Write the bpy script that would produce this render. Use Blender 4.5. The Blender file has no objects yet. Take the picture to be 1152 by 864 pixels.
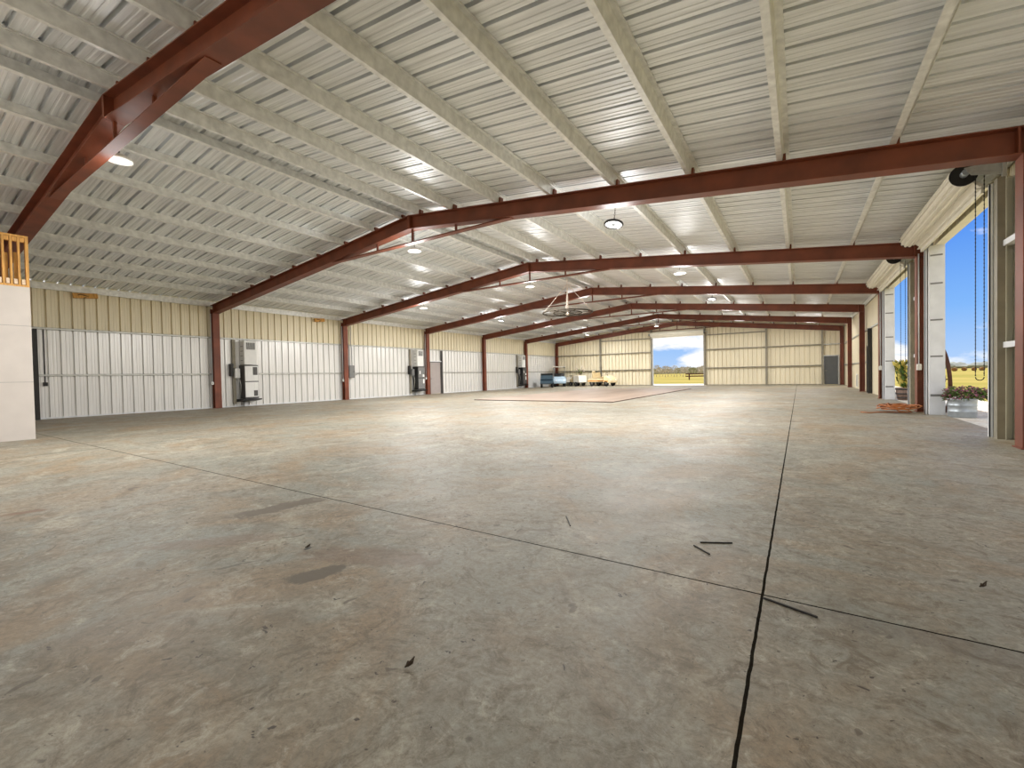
import bpy, math, random
from mathutils import Vector, Matrix
random.seed(7)
R = math.radians
PI = math.pi
S = bpy.context.scene
C = S.collection

# ------------------------------------------------------------------ helpers
class MB:
    def __init__(self): self.v=[]; self.f=[]; self.m=[]; self.smooth=[]
    def add(self, vs, fs, m=0, sm=False):
        o=len(self.v); self.v += [tuple(p) for p in vs]
        for f in fs: self.f.append([i+o for i in f]); self.m.append(m); self.smooth.append(sm)
    def box(self, x0,x1,y0,y1,z0,z1, m=0):
        vs=[(x0,y0,z0),(x1,y0,z0),(x1,y1,z0),(x0,y1,z0),(x0,y0,z1),(x1,y0,z1),(x1,y1,z1),(x0,y1,z1)]
        self.add(vs,[(0,3,2,1),(4,5,6,7),(0,1,5,4),(1,2,6,5),(2,3,7,6),(3,0,4,7)],m)
    def bbox(self, x0,x1,y0,y1,z0,z1, b=.01, m=0):
        # chamfered box
        b=min(b,(x1-x0)*.45,(y1-y0)*.45,(z1-z0)*.45)
        def ring(z,i): return [(x0+i+b,y0+i,z),(x1-i-b,y0+i,z),(x1-i,y0+i+b,z),(x1-i,y1-i-b,z),(x1-i-b,y1-i,z),(x0+i+b,y1-i,z),(x0+i,y1-i-b,z),(x0+i,y0+i+b,z)]
        rs=[ring(z0,b),ring(z0+b,0),ring(z1-b,0),ring(z1,b)]
        vs=[p for r in rs for p in r]; fs=[list(range(7,-1,-1)),[24+i for i in range(8)]]
        for k in range(3):
            for i in range(8):
                j=(i+1)%8; fs.append((k*8+i,k*8+j,(k+1)*8+j,(k+1)*8+i))
        self.add(vs,fs,m)
    def prism(self, poly, axis, a0, a1, m=0):
        # poly in the other two axes (cyclic order kept), extruded along axis
        n=len(poly)
        def P(p,a):
            if axis==0: return (a,p[0],p[1])
            if axis==1: return (p[0],a,p[1])
            return (p[0],p[1],a)
        vs=[P(p,a0) for p in poly]+[P(p,a1) for p in poly]
        fs=[list(range(n-1,-1,-1)),list(range(n,2*n))]+[(i,(i+1)%n,n+(i+1)%n,n+i) for i in range(n)]
        self.add(vs,fs,m)
    def tube(self, pts, r, n=8, m=0, cap=True, closed=False):
        pts=[Vector(p) for p in pts]; rs=r if isinstance(r,(list,tuple)) else [r]*len(pts)
        N=len(pts); vs=[]; up=None
        for i,p in enumerate(pts):
            if closed: t=pts[(i+1)%N]-pts[i-1]
            else: t=pts[min(i+1,N-1)]-pts[max(i-1,0)]
            if t.length<1e-9: t=Vector((0,0,1))
            t.normalize()
            if up is None:
                up=Vector((0,0,1)) if abs(t.z)<.9 else Vector((1,0,0))
            a=t.cross(up)
            if a.length<1e-6: a=t.cross(Vector((0,1,0)))
            a.normalize(); b=a.cross(t).normalized(); up=b
            for k in range(n):
                q=2*PI*k/n; vs.append(p+a*math.cos(q)*rs[i]+b*math.sin(q)*rs[i])
        fs=[]
        for i in range(N if closed else N-1):
            j=(i+1)%N
            for k in range(n):
                l=(k+1)%n; fs.append((i*n+k,i*n+l,j*n+l,j*n+k))
        self.add(vs,fs,m,True)
        if cap and not closed:
            self.f.append([len(self.v)-n*N+k for k in range(n-1,-1,-1)]); self.m.append(m); self.smooth.append(False)
            self.f.append([len(self.v)-n+k for k in range(n)]); self.m.append(m); self.smooth.append(False)
    def lathe(self, prof, n=24, m=0, c=(0,0,0), axis='z', sm=True):
        vs=[]
        for (r,h) in prof:
            for k in range(n):
                q=2*PI*k/n; x,y=r*math.cos(q),r*math.sin(q)
                p={'z':(x,y,h),'y':(x,h,y),'x':(h,x,y)}[axis]
                vs.append((p[0]+c[0],p[1]+c[1],p[2]+c[2]))
        fs=[]
        for i in range(len(prof)-1):
            for k in range(n):
                l=(k+1)%n; fs.append((i*n+k,i*n+l,(i+1)*n+l,(i+1)*n+k))
        self.add(vs,fs,m,sm)
    def quad(self,a,b,c,d,m=0): self.add([a,b,c,d],[(0,1,2,3)],m)
    def build(self, name, mats, parent=None, loc=None):
        me=bpy.data.meshes.new(name); me.from_pydata(self.v,[],self.f); me.update()
        if not isinstance(mats,(list,tuple)): mats=[mats]
        for mt in mats: me.materials.append(mt)
        me.polygons.foreach_set('material_index',self.m)
        me.polygons.foreach_set('use_smooth',self.smooth)
        import bmesh
        bm=bmesh.new(); bm.from_mesh(me); bmesh.ops.recalc_face_normals(bm,faces=bm.faces); bm.to_mesh(me); bm.free()
        o=bpy.data.objects.new(name,me); C.objects.link(o)
        if parent: o.parent=parent
        if loc: o.location=loc
        return o

def tag(o,label=None,cat=None,group=None,kind=None):
    if label: o['label']=label
    if cat: o['category']=cat
    if group: o['group']=group
    if kind: o['kind']=kind
    return o
def thing(name,label,cat,loc=(0,0,0),rz=0,group=None):
    o=bpy.data.objects.new(name,None); C.objects.link(o); o.empty_display_size=.2
    o.location=loc; o.rotation_euler=(0,0,rz)
    return tag(o,label,cat,group)
def struct(o,label=None): 
    o['kind']='structure'
    if label: o['label']=label
    return o
def dup(root,loc,rz=None,label=None,group=None,scale=None):
    r=root.copy(); C.objects.link(r); r.location=loc
    if rz is not None: r.rotation_euler=(0,0,rz)
    if scale is not None: r.scale=scale if isinstance(scale,tuple) else (scale,)*3
    if label: r['label']=label
    if group: r['group']=group
    for ch in list(root.children):
        c=ch.copy(); C.objects.link(c); c.parent=r
        for g in list(ch.children):
            d=g.copy(); C.objects.link(d); d.parent=c
    return r

# ------------------------------------------------------------------ materials
def srgb(r,g,b):
    f=lambda c:(c/255/12.92) if c/255<=.04045 else ((c/255+.055)/1.055)**2.4
    return (f(r),f(g),f(b),1)
def mat(name,col,rough=.6,metal=0,var=.12,scale=6,bump=0,spec=.5,stretch=None,col2=None):
    m=bpy.data.materials.new(name); m.use_nodes=True; nt=m.node_tree; N=nt.nodes; L=nt.links
    b=N['Principled BSDF']; b.inputs['Roughness'].default_value=rough; b.inputs['Metallic'].default_value=metal
    b.inputs['Specular IOR Level'].default_value=spec
    tc=N.new('ShaderNodeTexCoord'); nz=N.new('ShaderNodeTexNoise'); nz.inputs['Scale'].default_value=scale; nz.inputs['Detail'].default_value=5
    mp=N.new('ShaderNodeMapping'); L.new(tc.outputs['Object'],mp.inputs['Vector']); L.new(mp.outputs[0],nz.inputs['Vector'])
    if stretch: mp.inputs['Scale'].default_value=stretch
    rp=N.new('ShaderNodeValToRGB'); rp.color_ramp.elements[0].position=.3; rp.color_ramp.elements[1].position=.7
    c=col; k=1-var
    rp.color_ramp.elements[0].color=col2 if col2 else (c[0]*k,c[1]*k,c[2]*k,1); rp.color_ramp.elements[1].color=(min(1,c[0]*(1+var*.5)),min(1,c[1]*(1+var*.5)),min(1,c[2]*(1+var*.5)),1)
    L.new(nz.outputs['Fac'],rp.inputs[0]); L.new(rp.outputs[0],b.inputs['Base Color'])
    if bump:
        bp=N.new('ShaderNodeBump'); bp.inputs['Strength'].default_value=bump; bp.inputs['Distance'].default_value=.01
        L.new(nz.outputs['Fac'],bp.inputs['Height']); L.new(bp.outputs[0],b.inputs['Normal'])
    return m
M={}
M['roof']=mat('galvalume_sheet',srgb(236,239,241),.40,.4,.20,3,stretch=(.25,6,1),bump=.12)
M['purlin']=mat('galvanized_steel',srgb(238,239,237),.38,.3,.18,9)
M['rust']=mat('red_oxide_primer',srgb(124,64,41),.5,0,.3,2.2)
M['cream']=mat('cream_wall_sheet',srgb(232,222,194),.45,.1,.06,2,stretch=(1,1,.2))
M['white_sheet']=mat('white_wall_sheet',srgb(234,233,230),.33,.3,.06,3,stretch=(3,3,.2))
M['galv']=mat('galvanized_trim',srgb(196,196,190),.4,.5,.2,12)
M['jamb']=mat('white_galvanized_jamb',srgb(226,228,230),.5,.15,.08,4)
M['greypost']=mat('grey_steel_post',srgb(140,134,118),.5,.2,.15,5)
M['paleflute']=mat('pale_grey_green_channel',srgb(214,214,200),.5,.1,.06,3)
M['coil']=mat('cream_door_curtain',srgb(232,228,214),.4,.15,.06,4)
M['dark']=mat('dark_metal',srgb(46,44,42),.5,.3,.2,10)
M['black']=mat('black_plastic',srgb(24,24,25),.45,0,.2,10)
M['grey']=mat('grey_enamel',srgb(128,128,126),.45,.1,.12,8)
M['midgrey']=mat('dark_grey_enamel',srgb(84,82,80),.45,.1,.15,8)
M['white']=mat('white_enamel',srgb(236,236,232),.4,0,.05,5)
M['label']=mat('paper_label',srgb(240,240,236),.7,0,.05,30)
M['door']=mat('slate_door_paint',srgb(84,86,86),.5,0,.08,4)
M['pinkdoor']=mat('grey_mauve_door_paint',srgb(168,158,154),.5,0,.06,4)
M['drywall']=mat('drywall',srgb(204,196,188),.85,0,.05,3)
M['pine']=mat('pine_lumber',srgb(214,160,84),.7,0,.35,7,stretch=(6,6,.6))
M['pinecut']=mat('cut_pine_end',srgb(232,206,176),.75,0,.15,25)
M['ply']=mat('plywood_deck',srgb(158,138,121),.6,0,.18,1.2,stretch=(1,.25,1))
M['plyedge']=mat('plywood_edge',srgb(70,48,36),.8,0,.2,6)
M['orange']=mat('orange_cord',srgb(168,98,42),.55,0,.25,20)
M['rustiron']=mat('rusty_iron',srgb(96,62,46),.75,.2,.35,14)
M['tank']=mat('galvanized_tank',srgb(170,178,184),.38,.55,.15,10)
M['barrel']=mat('barrel_wood',srgb(120,98,86),.75,0,.35,7,stretch=(5,5,.5))
M['soil']=mat('soil',srgb(60,44,34),.95,0,.4,20)
M['leafg']=mat('green_leaf',srgb(86,112,48),.55,0,.4,14)
M['leafy']=mat('yellow_leaf',srgb(226,210,110),.55,0,.35,14)
M['purple']=mat('purple_petal',srgb(150,92,110),.6,0,.35,16)
M['pale']=mat('pale_petal',srgb(240,228,214),.6,0,.1,16)
M['treeleaf']=mat('tree_foliage',srgb(158,158,122),.8,0,.35,1.4)
M['treegrey']=mat('bare_twig_foliage',srgb(186,178,164),.85,0,.3,1.4)
M['trunk']=mat('pale_trunk',srgb(214,198,172),.9,0,.3,4)
M['hay']=mat('weathered_hay',srgb(128,88,46),.95,0,.35,8)
M['far']=mat('hazy_woods',srgb(150,154,148),.95,0,.3,.12)  # haze of distance painted into this pale colour
M['cartwhite']=mat('white_cart_body',srgb(232,226,212),.35,0,.04,3)
M['cartcream']=mat('cream_cart_body',srgb(236,218,178),.35,0,.06,3)
M['cartorange']=mat('orange_cart_paint',srgb(226,160,72),.4,0,.1,3)
M['cartblue']=mat('slate_blue_cart_body',srgb(74,100,118),.4,0,.15,3)
M['ltblue']=mat('pale_blue_vinyl',srgb(176,198,214),.5,0,.1,5)
M['vinyl']=mat('black_vinyl',srgb(26,26,28),.5,0,.2,6)
M['tanvinyl']=mat('tan_vinyl',srgb(206,184,140),.5,0,.12,6)
M['olive']=mat('olive_canvas',srgb(132,120,70),.8,0,.2,10)
M['tyre']=mat('rubber_tyre',srgb(28,26,25),.8,0,.2,20)
M['hub']=mat('hub_metal',srgb(150,148,140),.4,.5,.1,8)
M['ironring']=mat('dark_olive_iron',srgb(62,54,42),.7,.2,.3,12)
M['stick']=mat('dark_steel_strip',srgb(44,40,36),.6,.2,.2,20)
M['leafdry']=mat('dry_leaf',srgb(70,56,40),.85,0,.3,30)
M['glasswhite']=mat('frosted_lens',srgb(236,236,236),.5,0,.02,5)
M['lampring']=mat('lamp_black_metal',srgb(30,28,27),.5,.3,.1,8)

def lamp_lens():
    m=mat('lit_lamp_lens',srgb(232,232,228),.5,0,.02,5); b=m.node_tree.nodes['Principled BSDF']
    b.inputs['Emission Color'].default_value=(1,.97,.92,1); b.inputs['Emission Strength'].default_value=.35
    return m
M['lens']=lamp_lens()

# concrete floor : mottled, sawn joints, stains of their own shape
def concrete(name,base,joints=True,gloss=.42):
    m=bpy.data.materials.new(name); m.use_nodes=True; nt=m.node_tree; N=nt.nodes; L=nt.links
    b=N['Principled BSDF']; tc=N.new('ShaderNodeTexCoord'); P=tc.outputs['Object']
    def noise(scale,detail=6,rough=.6,dist=0,vec=None):
        n=N.new('ShaderNodeTexNoise'); n.inputs['Scale'].default_value=scale; n.inputs['Detail'].default_value=detail; n.inputs['Roughness'].default_value=rough; n.inputs['Distortion'].default_value=dist
        L.new(vec or P,n.inputs['Vector']); return n.outputs['Fac']
    def ramp(f,a,bb,ca=(0,0,0,1),cb=(1,1,1,1)):
        r=N.new('ShaderNodeValToRGB'); r.color_ramp.elements[0].position=a; r.color_ramp.elements[1].position=bb
        r.color_ramp.elements[0].color=ca; r.color_ramp.elements[1].color=cb; L.new(f,r.inputs[0]); return r.outputs[0]
    def mix(fac,a,c,mode='MIX'):
        x=N.new('ShaderNodeMix'); x.data_type='RGBA'; x.blend_type=mode
        if isinstance(fac,float): x.inputs[0].default_value=fac
        else: L.new(fac,x.inputs[0])
        for i,v in ((6,a),(7,c)):
            if isinstance(v,tuple): x.inputs[i].default_value=v
            else: L.new(v,x.inputs[i])
        return x.outputs[2]
    def math_(op,a,bv=None):
        x=N.new('ShaderNodeMath'); x.operation=op
        for i,v in enumerate((a,bv)):
            if v is None: continue
            if isinstance(v,(int,float)): x.inputs[i].default_value=v
            else: L.new(v,x.inputs[i])
        return x.outputs[0]
    def lay(c,sc,det,ro,di,lo,hi,st,colr): return mix(math_('MULTIPLY',ramp(noise(sc,det,ro,di),lo,hi),st),c,srgb(*[max(4,min(250,q)) for q in colr]))
    B=base
    c=mix(ramp(noise(.5,6,.65,.4),.38,.62),srgb(*B),srgb(B[0]-18,B[1]-10,B[2]-6))
    c=lay(c,.8,8,.68,.9,.47,.62,.75,(B[0]-4,B[1]-22,B[2]-38))      # reddish soil wash
    c=lay(c,1.9,9,.72,1.3,.50,.66,.65,(B[0]-48,B[1]-56,B[2]-62))    # scuffs
    c=lay(c,1.3,8,.68,1.0,.54,.66,.65,(B[0]+26,B[1]+26,B[2]+23))    # pale wear
    c=lay(c,5.5,9,.80,1.8,.50,.62,.75,(B[0]-56,B[1]-64,B[2]-70))
    c=lay(c,7.0,9,.80,1.0,.54,.64,.55,(B[0]+36,B[1]+36,B[2]+34))
    c=lay(c,30,8,.85,.4,.42,.62,.55,(B[0]-66,B[1]-68,B[2]-70))
    c=lay(c,14,3,.85,.5,.655,.69,.9,(62,52,42))                    # specks
    c=lay(c,3.2,2,.5,2.5,.70,.72,.6,(80,66,52))
    if joints:
        sx=N.new('ShaderNodeSeparateXYZ'); L.new(P,sx.inputs[0])
        # oil stains: rotated ellipses with ragged edge
        for (cx,cy,a,rx,ry,st,colr) in ((-3.73,2.02,1.42,.46,.13,.85,(98,86,70)),(-3.66,2.22,1.2,.22,.06,.8,(100,88,70)),(-2.27,1.43,1.15,.20,.09,.9,(92,82,66)),(-5.55,.86,1.2,.18,.065,.75,(122,90,66)),(-2.66,1.63,.3,.02,.03,.9,(40,36,30)),(.55,2.36,0,.75,.09,.28,(92,84,76)),(-2.2,1.75,.4,.5,.14,.4,(112,84,62)),(-3.3,1.4,.8,.5,.12,.35,(122,92,70))):
            mp=N.new('ShaderNodeMapping'); mp.vector_type='TEXTURE'; mp.inputs['Location'].default_value=(cx,cy,0); mp.inputs['Rotation'].default_value=(0,0,a); mp.inputs['Scale'].default_value=(rx,ry,1)
            L.new(P,mp.inputs[0]); ln=N.new('ShaderNodeVectorMath'); ln.operation='LENGTH'; L.new(mp.outputs[0],ln.inputs[0])
            d=math_('ADD',ln.outputs['Value'],math_('MULTIPLY',noise(7,6,.7,.6),1.7))
            s=N.new('ShaderNodeMapRange'); s.inputs['From Min'].default_value=1.55; s.inputs['From Max'].default_value=1.8; s.inputs['To Min'].default_value=1; s.inputs['To Max'].default_value=0
            L.new(d,s.inputs['Value']); c=mix(math_('MULTIPLY',s.outputs[0],st),c,srgb(*colr))
        # joints
        wob=math_('MULTIPLY',math_('SUBTRACT',noise(7,3,.6),.5),.010)
        def line(axis,pos,w):
            v=math_('ABSOLUTE',math_('SUBTRACT',math_('ADD',sx.outputs[axis],wob),pos))
            return math_('LESS_THAN',v,w)
        j=line(0,-.157,.0062)
        for pos,w in ((2.425,.0056),(14.6,.009),(26.8,.009),(-5,.008)): j=math_('MAXIMUM',j,line(1,pos,w))
        j=math_('MAXIMUM',j,line(0,-9.9,.008))
        c=mix(math_('MULTIPLY',j,.95),c,srgb(20,17,14))
        f1=math_('MULTIPLY',math_('LESS_THAN',math_('ABSOLUTE',math_('SUBTRACT',sx.outputs[1],8.5)),.006),.35); c=mix(f1,c,srgb(70,62,54))
    L.new(c,b.inputs['Base Color'])
    if joints:
        sp_=math_('SUBTRACT',.5,math_('MULTIPLY',j,.5)); L.new(sp_,b.inputs['Specular IOR Level'])
    rr=N.new('ShaderNodeMapRange'); L.new(noise(1.1,5,.6,.5),rr.inputs['Value']); rr.inputs['To Min'].default_value=gloss-.12; rr.inputs['To Max'].default_value=gloss+.22; L.new(rr.outputs[0],b.inputs['Roughness'])
    bp=N.new('ShaderNodeBump'); bp.inputs['Strength'].default_value=.25; bp.inputs['Distance'].default_value=.01; L.new(noise(18,6,.7),bp.inputs['Height']); L.new(bp.outputs[0],b.inputs['Normal'])
    return m
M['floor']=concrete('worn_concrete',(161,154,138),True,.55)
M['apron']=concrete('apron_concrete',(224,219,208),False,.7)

def grass():
    m=bpy.data.materials.new('dry_pasture'); m.use_nodes=True; nt=m.node_tree; N=nt.nodes; L=nt.links; b=N['Principled BSDF']
    tc=N.new('ShaderNodeTexCoord'); r=None; c=None
    for sc,(a,bb) in ((.05,(srgb(186,176,84),srgb(150,156,70))),(.6,None)):
        n=N.new('ShaderNodeTexNoise'); n.inputs['Scale'].default_value=sc; n.inputs['Detail'].default_value=6; L.new(tc.outputs['Object'],n.inputs['Vector'])
        if a:=(a if bb else None):
            r=N.new('ShaderNodeValToRGB'); r.color_ramp.elements[0].position=.38; r.color_ramp.elements[1].position=.62; r.color_ramp.elements[0].color=a; r.color_ramp.elements[1].color=bb; L.new(n.outputs['Fac'],r.inputs[0]); c=r.outputs[0]
    b.inputs['Roughness'].default_value=.95; b.inputs['Specular IOR Level'].default_value=.1; L.new(c,b.inputs['Base Color']); return m
def grass2():
    m=mat('dry_pasture',srgb(172,152,84),.95,0,.1,.09,spec=.1,col2=srgb(136,130,58)); return m
M['grass']=grass2()

# ------------------------------------------------------------------ measured layout (metres; camera stands at x=0, y=0)
BAY=6.096; Y1=8.483
FY=[Y1+(i-1)*BAY for i in range(7)]; FY[6]-=.3
XL=-19.83; XR=2.414; XC=-8.625            # inner column faces, ridge
ZL=3.849; ZR=3.80; ZC=5.025; RD=.352       # underside of rafters at the knees and ridge, rafter depth
WL=-20.1; WR=2.68; WB=FY[6]+.13            # wall sheets
YS=-3.6                                    # hall cut short and left open behind the camera, to let sky light in
def zb(x):                                 # rafter underside
    return ZC-(XC-x)*(ZC-ZL)/(XC-XL) if x<XC else ZC-(x-XC)*(ZC-ZR)/(XR-XC)
def zs(x): return zb(x)+RD+.205            # roof sheet
PITCH=.305
PROF=[(0,0),(.006,.075),(.050,.075),(.056,0),(.128,0),(.138,.006),(.158,.006),(.168,0),(.212,0),(.222,.006),(.242,.006),(.252,0)]
def profile(s0,s1,phase=0.):
    out=[(s0,None)]; k=math.floor((s0-phase)/PITCH)-1
    while phase+k*PITCH<s1:
        for d,h in PROF:
            s=phase+k*PITCH+d
            if s0<s<s1: out.append((s,h))
        k+=1
    out.append((s1,None)); o2=[]
    for i,(s,h) in enumerate(out):
        if h is None:
            d=(s-phase)%PITCH; h=0
            for a,bp in zip(PROF,PROF[1:]+[(PITCH,0)]):
                if a[0]<=d<=bp[0]: h=a[1]+(bp[1]-a[1])*(d-a[0])/max(1e-9,bp[0]-a[0])
        o2.append((s,h))
    return o2

# ---- ceiling (two ribbed slopes)
mb=MB()
for x0,x1 in ((XC,2.80),(WL-.12,XC)):
    pr=profile(YS,WB+.1)
    vs=[]; 
    for y,h in pr: vs += [(x0,y,zs(x0)+h),(x1,y,zs(x1)+h)]
    mb.add(vs,[(2*i,2*i+1,2*i+3,2*i+2) for i in range(len(pr)-1)])
struct(mb.build('ceiling',M['roof']))
mb=MB(); mb.prism([(XC-.35,zs(XC-.35)+.05),(XC,zs(XC)+.05),(XC+.35,zs(XC+.35)+.05),(XC+.35,zs(XC+.35)+.06),(XC,zs(XC)+.06),(XC-.35,zs(XC-.35)+.06)],1,YS,WB+.1); struct(mb.build('trim_1',M['roof']),'ridge cap over the roof sheets')

# ---- floor and ground
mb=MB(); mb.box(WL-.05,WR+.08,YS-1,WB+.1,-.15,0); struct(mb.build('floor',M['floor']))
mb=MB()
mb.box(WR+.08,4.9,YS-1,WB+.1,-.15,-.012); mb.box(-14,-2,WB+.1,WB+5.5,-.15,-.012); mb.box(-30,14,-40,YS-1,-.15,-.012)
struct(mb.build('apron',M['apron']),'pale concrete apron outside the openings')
mb=MB(); n=48; vs=[(0,0,-.06)]+[(2500*math.cos(2*PI*k/n),2500*math.sin(2*PI*k/n),-.06) for k in range(n)]
mb.add(vs,[(0,1+k,1+(k+1)%n) for k in range(n)]); struct(mb.build('field',M['grass']),'dry yellow-green pasture around the building')

# ---- walls
def wall_x(mb,x,out,segs,split=None):      # sheet in a plane x = const ; segs (y0,y1,z0,z1)
    for y0,y1,z0,z1 in segs:
        pr=profile(y0,y1)
        bands=[(z0,z1,0)] if split is None else [(z0,min(z1,split),1),(split,z1,0)]
        for a,b_,mi in bands:
            if b_<=a: continue
            vs=[]
            for y,h in pr: vs += [(x+out*h,y,a),(x+out*h,y,b_)]
            mb.add(vs,[(2*i,2*i+2,2*i+3,2*i+1) for i in range(len(pr)-1)],mi)
mb=MB()
wall_x(mb,WL,-1,[(YS,FY[3]+.30,0,zs(WL)-.004),(FY[3]+.30,FY[3]+1.40,2.12,zs(WL)-.004),(FY[3]+1.40,WB,0,zs(WL)-.004)],2.88)
struct(mb.build('wall_left',[M['cream'],M['white_sheet']]))
O1=(9.55,13.72); O2=(15.62,20.0); O0=(3.0,8.0); OT=3.86  # O0: unseen opening added to let sky light onto the near floor
D5=(24.9,25.8)
mb=MB(); zt=zs(WR)-.004
wall_x(mb,WR,1,[(YS,O0[0],0,zt),(O0[0],O0[1],OT,zt),(O0[1],O1[0],0,zt),(O1[0],O1[1],OT,zt),(O1[1],O2[0],0,zt),(O2[0],O2[1],OT,zt),(O2[1],D5[0],0,zt),(D5[0],D5[1],2.12,zt),(D5[1],WB,0,zt)])
struct(mb.build('wall_right',M['cream']))
DX=(-10.68,-6.50); DT=4.16; PX=(1.44,2.36)
mb=MB()
for x0,x1,z0 in ((WL,DX[0],0),(DX[0],DX[1],DT),(DX[1],PX[0],0),(PX[0],PX[1],2.11),(PX[1],WR,0)):
    pr=profile(x0,x1)
    for (xa,xb) in ((x0,min(x1,XC)),(max(x0,XC),x1)):
        if xb<=xa: continue
        pp=profile(xa,xb); vs=[]
        for x,h in pp: vs += [(x,WB+h,z0),(x,WB+h,zs(x)-.004)]
        mb.add(vs,[(2*i,2*i+2,2*i+3,2*i+1) for i in range(len(pp)-1)])
struct(mb.build('wall_back',M['cream']))

# base trims
mb=MB(); mb.box(WL+.002,WL+.03,2.2,FY[3]+.30,0,.05); mb.box(WL+.002,WL+.03,FY[3]+1.40,WB,0,.05); struct(mb.build('baseboard_left',M['jamb']))
mb=MB(); mb.box(WL,DX[0],WB-.05,WB-.004,0,.05); mb.box(DX[1],PX[0],WB-.05,WB-.004,0,.05); struct(mb.build('baseboard_back',M['greypost']))

# ------------------------------------------------------------------ portal frames
FW=.25
def ibeam_rafter(xa,xb,y=0):
    m=MB(); hw=FW/2; t=.014
    for off in (0,RD-t):
        m.prism([(xa,zb(xa)+off),(xb,zb(xb)+off),(xb,zb(xb)+off+t),(xa,zb(xa)+off+t)],1,-hw,hw)
    m.prism([(xa,zb(xa)+t),(xb,zb(xb)+t),(xb,zb(xb)+RD-t),(xa,zb(xa)+RD-t)],1,-.006,.006)
    return m
PURL_R=[-8.30,-7.15,-5.77,-4.38,-2.99,-1.60,-.21,1.18]
PURL_L=[-8.95,-10.05,-11.42,-12.80,-14.18,-15.56,-16.94,-18.32]
def build_frame(label,y):
    t=thing('portal_frame',label,'steel frame',(0,y,0),0,'portal frames along the hall')
    for xa,xb in ((XL-.2,XC),(XC,XR+.2)):
        m=ibeam_rafter(xa,xb)
        for px in PURL_R+PURL_L:
            if xa<px<xb: m.box(px-.004,px+.05,-.06,.06,zb(px)+RD-.01,zb(px)+RD+.13)
        # stiffener / splice plates
        k=XL+.03 if xa<XC-2 else XR-.03
        m.box(k-.012,k+.012,-FW/2,FW/2,zb(k)+.01,zb(k)+RD-.01)
        q=XC-.02 if xa<XC-2 else XC+.02
        m.box(q-.018,q+.018,-FW/2,FW/2,zb(q)-.0,zb(q)+RD)
        m.build('rafter',M['rust'],t)
    for sx,xi in ((-1,XL),(1,XR)):
        m=MB(); zt=zb(xi)+.02
        m.box(min(xi,xi+sx*.014),max(xi,xi+sx*.014),-FW/2,FW/2,.015,zt)
        m.box(min(xi+sx*.186,xi+sx*.2),max(xi+sx*.186,xi+sx*.2),-FW/2,FW/2,.015,zb(xi+sx*.2)+.2)
        m.box(min(xi+sx*.014,xi+sx*.186),max(xi+sx*.014,xi+sx*.186),-.006,.006,.015,zt)
        m.box(min(xi-sx*.02,xi+sx*.22),max(xi-sx*.02,xi+sx*.22),-FW/2-.02,FW/2+.02,0,.016)
        c=m.build('column',M['rust'],t)
    tz=4.66; xa=XL+(tz+.04-ZL)/(ZC-ZL)*(XC-XL); xb=XR-(tz+.04-ZR)/(ZC-ZR)*(XR-XC)
    m=MB(); m.box(xa-.25,xb+.25,-.08,.08,tz,tz+.012); m.box(xa-.25,xb+.25,-.006,.006,tz+.012,tz+.06); m.build('collar_tie',M['rust'],t)
    for hx in (-10.0,XC+.02,-7.1):
        m=MB(); m.box(hx-.025,hx+.025,-.02,.02,tz+.05,zb(hx)+.01); m.build('hanger',M['rust'],t)
    return t
FL=['nearest rust-red steel portal frame, its bent rafter crossing in front of the stud partition',
    'rust-red steel portal frame at the near side of the first roll-up doorway',
    'rust-red steel portal frame standing between the two roll-up doorways',
    'rust-red steel portal frame beyond the second roll-up doorway, behind the ring chandelier',
    'rust-red steel portal frame, third from the end wall',
    'rust-red steel portal frame, second from the end wall, a wall unit at its column',
    'farthest rust-red steel portal frame, set against the end wall']
fr0=build_frame(FL[0],FY[0])
for i in range(1,7): dup(fr0,(0,FY[i],0),0,FL[i])

# ------------------------------------------------------------------ purlins (Z sections), eave struts
ordn=['first','second','third','fourth','fifth','sixth','seventh','eighth']
def purlin(x,side,label):
    sl=(zb(x+.1)-zb(x-.1))/.2; a=math.atan(sl); h=.2; t=.004; fl=.075
    s=-side                      # lower flange turns towards the ridge
    prof=[(0,0),(s*fl,0),(s*fl,.016),(s*(fl-t),.016),(s*(fl-t),t),(s*t,t)] if False else None
    pts=[(s*fl,.018),(s*fl,0),(0,0),(0,h),(-s*fl,h),(-s*fl,h-.018)]
    m=MB(); ca,sa=math.cos(a),math.sin(a)
    def W(p): return (x+p[0]*ca-p[1]*sa, zb(x)+RD+.002+p[0]*sa+p[1]*ca)
    # thin folded sheet with thickness
    for p,q in zip(pts,pts[1:]):
        d=Vector((q[0]-p[0],q[1]-p[1])).normalized(); nrm=(-d.y*t*.5,d.x*t*.5)
        m.prism([W((p[0]+nrm[0],p[1]+nrm[1])),W((q[0]+nrm[0],q[1]+nrm[1])),W((q[0]-nrm[0],q[1]-nrm[1])),W((p[0]-nrm[0],p[1]-nrm[1]))],1,YS,WB)
    o=m.build('roof_purlin',M['purlin']); return tag(o,label,'purlin','roof purlins')
for k,x in enumerate(PURL_R): purlin(x,1,'galvanized purlin, %s from the ridge on the roll-up doorway slope'%ordn[k])
for k,x in enumerate(PURL_L): purlin(x,-1,'galvanized purlin, %s from the ridge on the closed wall slope'%ordn[k])
m=MB(); m.box(WL+.005,WL+.06,YS,WB-.02,zs(WL)-.24,zs(WL)-.235+.02); m.box(WL+.005,WL+.02,YS,WB-.02,zs(WL)-.24,zs(WL)-.02); m.box(WL+.005,WL+.06,YS,WB-.02,zs(WL)-.035,zs(WL)-.02)
tag(m.build('eave_strut',M['purlin']),'galvanized eave strut along the top of the long closed wall','eave strut')
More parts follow.
